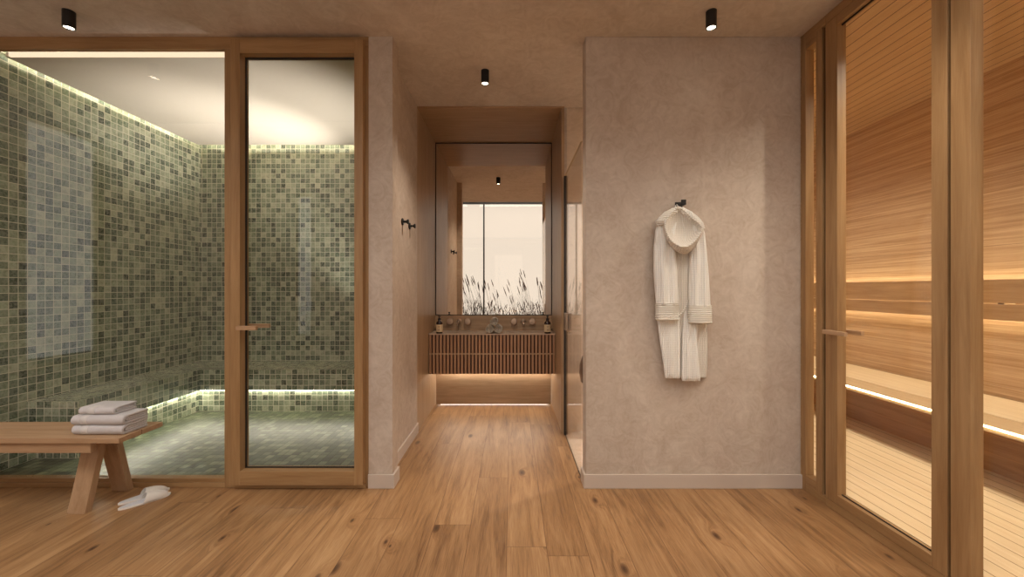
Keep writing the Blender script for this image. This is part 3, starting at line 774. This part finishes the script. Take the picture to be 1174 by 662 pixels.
sleeve([(772, 786, 241, .030, .010), (778, 795, 245, .040, .016), (786, 803, 254, .046, .026), (790, 807.5, 268, .054, .034), (791, 810, 290, .060, .036), (790.5, 812, 315, .064, .036), (789.5, 813.5, 340, .066, .034), (790, 814, 352, .066, .032)], (789, 815, 350, 371, .066, .036), 1.9)
# hood: polar cloth surface, rim forward, hollow inside
rim = [(776, 240), (770, 245), (765, 252), (763, 260), (765, 268), (770, 276), (777, 281.2), (784, 283), (790, 281.5), (797, 275.5), (802.5, 268), (804.5, 262), (800, 255.5), (793, 250.5), (787, 244.5), (781, 240)]
def smoothloop(pts, m=4):
    out = []; n = len(pts)
    for i in range(n):
        p0, p1, p2, p3 = (Vector((*pts[(i+j-1) % n], 0)) for j in range(4))
        for k in range(m):
            t_ = k/m; out.append(.5*((2*p1)+(-p0+p2)*t_+(2*p0-5*p1+4*p2-p3)*t_*t_+(-p0+3*p1-3*p2+p3)*t_**3))
    return out
rl = smoothloop(rim); cen = Vector((783, 262, 0))
def hoodring(s, dfun, dx=0, dyy=0):
    out = []
    for p in rl:
        q = cen+(p-cen)*s; q.x += dx; q.y += dyy*max(0, (p.y-262)/21)
        low = max(0, min(1, (p.y-240)/43))
        out.append(RP(q.x, q.y, dfun(low)))
    return out
bm = bmn()
RNG = [hoodring(.98, lambda l: .045, 0, 7), hoodring(1.10, lambda l: .062+.020*l, -.3, 6.5), hoodring(1.13, lambda l: .076+.045*l, -.5, 5), hoodring(1.09, lambda l: .088+.062*l, -.4, 2), hoodring(1.03, lambda l: .096+.068*l), hoodring(.98, lambda l: .096+.068*l), hoodring(.94, lambda l: .088+.060*l), hoodring(.84, lambda l: .080+.036*l), hoodring(.66, lambda l: .074+.016*l), hoodring(.40, lambda l: .070+.010*l), hoodring(.15, lambda l: .069+.008*l)]
rings(bm, RNG, cap0=True, cap1=True)
hd = fin('hood', bm, M['robe_in'], parent=ro, smooth=True)
bm = bmn(); pts = hoodring(1.015, lambda l: .098+.068*l); pts = pts+pts[:1]
tube(bm, pts, .0035, 8); fin('hood_rim', bm, M['cuff'], parent=hd, smooth=True)
# seam inside the hood and shoulder yokes draped beside it
bm = bmn(); tube(bm, [RP(781, 246, .078), RP(783, 256, .080), RP(785, 266, .086), RP(785.5, 276, .112)], .0016, 6); fin('seam', bm, M['robe'], parent=hd)
for side, rows in ((0, [(771, 779, 238.5, .080, .006), (762, 777, 243, .086, .016), (755.5, 770, 249, .084, .024), (752, 766, 254, .078, .026), (752.5, 762, 259, .070, .018)]), (1, [(776, 784, 238.0, .080, .006), (781, 793, 243, .086, .016), (787, 801, 249.5, .084, .022), (795, 806, 256, .078, .022), (801, 808, 262, .070, .014)])):
    bm = bmn(); rings(bm, cloth_tube(densify(rows, 5), folds=2, amp=.1)); fin('shoulder', bm, M['cuff' if side == 0 else 'robe'], parent=ro, smooth=True)
bm = bmn(); tube(bm, [RP(773, 243, .07), RP(774.5, 236, .08), RP(776, 234.5, .078), RP(777.5, 237, .07), RP(778, 243, .06)], .0028, 8); fin('hanging_loop', bm, M['robe'], parent=ro, smooth=True)

# ------------------------------------------------------------------ foyer windows behind and to the left
wr = tag(empty('window_4', (-1.2, YR, 0)), kind='structure')
mx = [-2.63, -.733, 1.167]
fr = [(-2.63, XR+.05, YR-.05, YR, 0, .06), (-2.63, XR+.05, YR-.05, YR, 3.50, 3.6), (-2.63, XR+.05, YR-.05, YR, 3.6, 4.0)]
struct('wall_rear', M['plaster'], (XL, -3.66, YR-.1, YR, 0, 4), (-3.36, -2.63, YR-.1, YR, 0, 4), (-3.66, -3.36, YR-.1, YR, 0, .3), (-3.66, -3.36, YR-.1, YR, 2.9, 4))
w6 = tag(empty('window_6', (-3.51, YR, .3)), kind='structure')
bx('window_frame', M['oakZ'], (-3.66, -3.63, YR-.06, YR-.02, .3, 2.9), (-3.39, -3.36, YR-.06, YR-.02, .3, 2.9), (-3.63, -3.39, YR-.06, YR-.02, .3, .34), (-3.63, -3.39, YR-.06, YR-.02, 2.86, 2.9), parent=w6)
bx('pane', M['glass'], (-3.63, -3.39, YR-.044, YR-.036, .34, 2.86), parent=w6)
bx('window_frame', M['black'], *fr, parent=wr)
bx('mullion', M['black'], *[(x-.018, x+.018, YR-.05, YR, .06, 3.50) for x in mx], parent=wr)
xs = [-2.63]+[m for m in mx[1:]]+[XR+.05]
for a_, b_ in zip(xs[:-1], xs[1:]): bx('pane', M['glass'], (a_+.018, b_-.018, YR-.03, YR-.022, .06, 3.50), parent=wr)
wl = tag(empty('window_5', (XL, 1.44, .55)), kind='structure')
bx('window_frame', M['oakZ'], (XL-.09, XL-.03, 1.08, 1.12, .55, 2.86), (XL-.09, XL-.03, 1.76, 1.80, .55, 2.86), (XL-.09, XL-.03, 1.12, 1.76, .55, .60), (XL-.09, XL-.03, 1.12, 1.76, 2.82, 2.86), parent=wl)
bx('pane', M['glass'], (XL-.065, XL-.057, 1.12, 1.76, .60, 2.82), parent=wl)
struct('ground', M['ground'], (-9, 7, -6.5, YR-.06, -.12, -.02))
# dry grasses outside the rear window (seen in the mirror)
def grasses():
    st_, pl_ = bmn(), bmn()
    rnd = random.Random(11)
    def blade(x, y, h, lean, head, thick=.0032):
        pts = []
        for i in range(6):
            v = i/5; pts.append((x+lean*h*(v**1.6), y+.05*math.sin(x*9+v*2)*v, -.02+h*v))
        tube(st_, pts, [thick*(1-.75*i/5) for i in range(6)], 3)
        if head:
            p = Vector(pts[-1]); q = Vector(pts[-2]); d = (p-q).normalized(); hl = head
            for k in range(7):
                v = k/6; r = .030*math.sin(PI*(v*.9+.06))*hl*1.5
                for s_ in (-1, 1):
                    c_ = p+d*(v-.25)*hl; tube(pl_, [c_, c_+d*.045+Vector((s_*r*.7, 0, -.004)), c_+d*.08+Vector((s_*r, 0, -.02))], [.004, .006, .0015], 3)
            tube(pl_, [p-d*.25*hl, p+d*.2*hl, p+d*.75*hl], [.004, .013, .002], 4)
    centres = [(-1.28, 1.0), (-1.1, .9), (-.92, 1.), (-.72, .9), (-.58, .75), (-.35, .6), (-.12, .5), (.12, .45), (.34, .9), (.55, 1.0), (.74, .9), (.9, .8), (-1.55, .8), (1.2, .9), (-2.2, .9), (-3, .8), (-3.6, .9), (1.7, .8)]
    for cx, a in centres:
        for k in range(15):
            x = cx+rnd.gauss(0, .09); y = -2.1+rnd.gauss(0, .2)
            blade(x, y, rnd.uniform(.55, 1.15)*(.6+.45*a), rnd.uniform(-.38, .10), 0, .0075)
            blade(x+.02, y, rnd.uniform(.55, .95)*(.6+.4*a), rnd.uniform(-.3, .3), rnd.uniform(.03, .08), .0045)
        for k in range(int(2+3.2*a)):
            x = cx+rnd.gauss(0, .10); y = -2.1+rnd.gauss(0, .2)
            blade(x, y, rnd.uniform(1.15, 1.72)*(.55+.45*a), rnd.uniform(-.26, -.06), rnd.uniform(.12, .24), .0065)
    g = fin('ornamental_grass', st_, M['grass'], origin=(-.5, -2.1, -.02))
    tag(g, 'dry feathery grasses outside the rear window, seen in the mirror', 'grass', kind='stuff')
    # children are relative to the parent origin
    fin('seed_heads', pl_, M['plume'], parent=g)
grasses()

# unseen light panels added above the high part of the foyer to brighten it evenly
def panel(x, lb):
    t = tag(empty('fill_light_panel', (x, -.05, 4.0)), lb, 'ceiling light', 'fill light panels added unseen in the high foyer ceiling')
    bx('frame', M['black'], (x-1.32, x+1.32, -.97, -.95, 3.97, 4.0), (x-1.32, x+1.32, 1.15, 1.17, 3.97, 4.0), (x-1.32, x-1.30, -.95, 1.15, 3.97, 4.0), (x+1.30, x+1.32, -.95, 1.15, 3.97, 4.0), parent=t)
    bx('diffuser', M['panel'], (x-1.30, x+1.30, -.95, 1.15, 3.98, 3.995), parent=t)
panel(-2.75, 'large square fill light panel added unseen in the high ceiling behind the camera on the steam room side')
panel(.25, 'large square fill light panel added unseen in the high ceiling behind the camera on the sauna side')
def uplight(loc, tilt, lb, power):  # hidden uplights added to brighten the steam room ceiling and walls
    t = tag(empty('fill_uplight', loc), lb, 'uplight', 'hidden fill uplights added in the steam room')
    bm = bmn(); lathe(bm, [(.04, 0), (.045, .004), (.045, .02), (.036, .022)], n=24); fin('housing', bm, M['nickel'], parent=t, local=True)
    bm = bmn(); lathe(bm, [(.034, .021), (.034, .0235)], n=24); fin('diffuser', bm, M['bulb'], parent=t, local=True)
    L = bpy.data.lights.new('beam', 'SPOT'); L.energy = power; L.color = (1, .94, .86); L.spot_size = math.radians(46); L.spot_blend = 1.; L.shadow_soft_size = .035
    o = bpy.data.objects.new('beam', L); COL.objects.link(o); o.parent = t; o.location = (0, 0, .03); o.rotation_euler = (Vector(tilt)-Vector(loc)).to_track_quat('-Z', 'Y').to_euler()
uplight((-1.15, 3.85, 0), (-2.15, 3.70, 2.93), 'small round fill uplight added on the steam room floor, hidden behind the pier', 430)
uplight((-1.30, 4.55, .45), (-2.9, 4.1, 2.93), 'small round fill uplight added on the mosaic bench, hidden behind the pier', 650)

# ------------------------------------------------------------------ world, portals, camera
w = bpy.data.worlds.new('sky'); S.world = w; w.use_nodes = True
bg = w.node_tree.nodes['Background']; bg.inputs[0].default_value = (1., .93, .86, 1); bg.inputs[1].default_value = 1.05
def portal(loc, rot, sx, sy):
    L = bpy.data.lights.new('daylight', 'AREA'); L.shape = 'RECTANGLE'; L.size = sx; L.size_y = sy; L.cycles.is_portal = True
    o = bpy.data.objects.new('daylight', L); COL.objects.link(o); o.location = loc; o.rotation_euler = rot
portal(((XR-2.63)/2, YR-.06, 1.78), (PI/2, 0, 0), XR+2.63, 3.45)   # faces +Y into the foyer
portal((XL-.10, 1.44, 1.70), (0, -PI/2, 0), 2.3, .72)            # faces +X

cam = bpy.data.cameras.new('camera'); co = bpy.data.objects.new('camera', cam); COL.objects.link(co)
cam.sensor_width = 36; cam.lens = 36*F/1174; co.location = (0, 0, H); co.rotation_euler = (PI/2, 0, 0)
cam.clip_start = .02
S.camera = co
S.view_settings.view_transform = 'Standard'; S.view_settings.look = 'None'; S.view_settings.gamma = 1; S.view_settings.use_curve_mapping = False
S.view_settings.exposure = 0.0
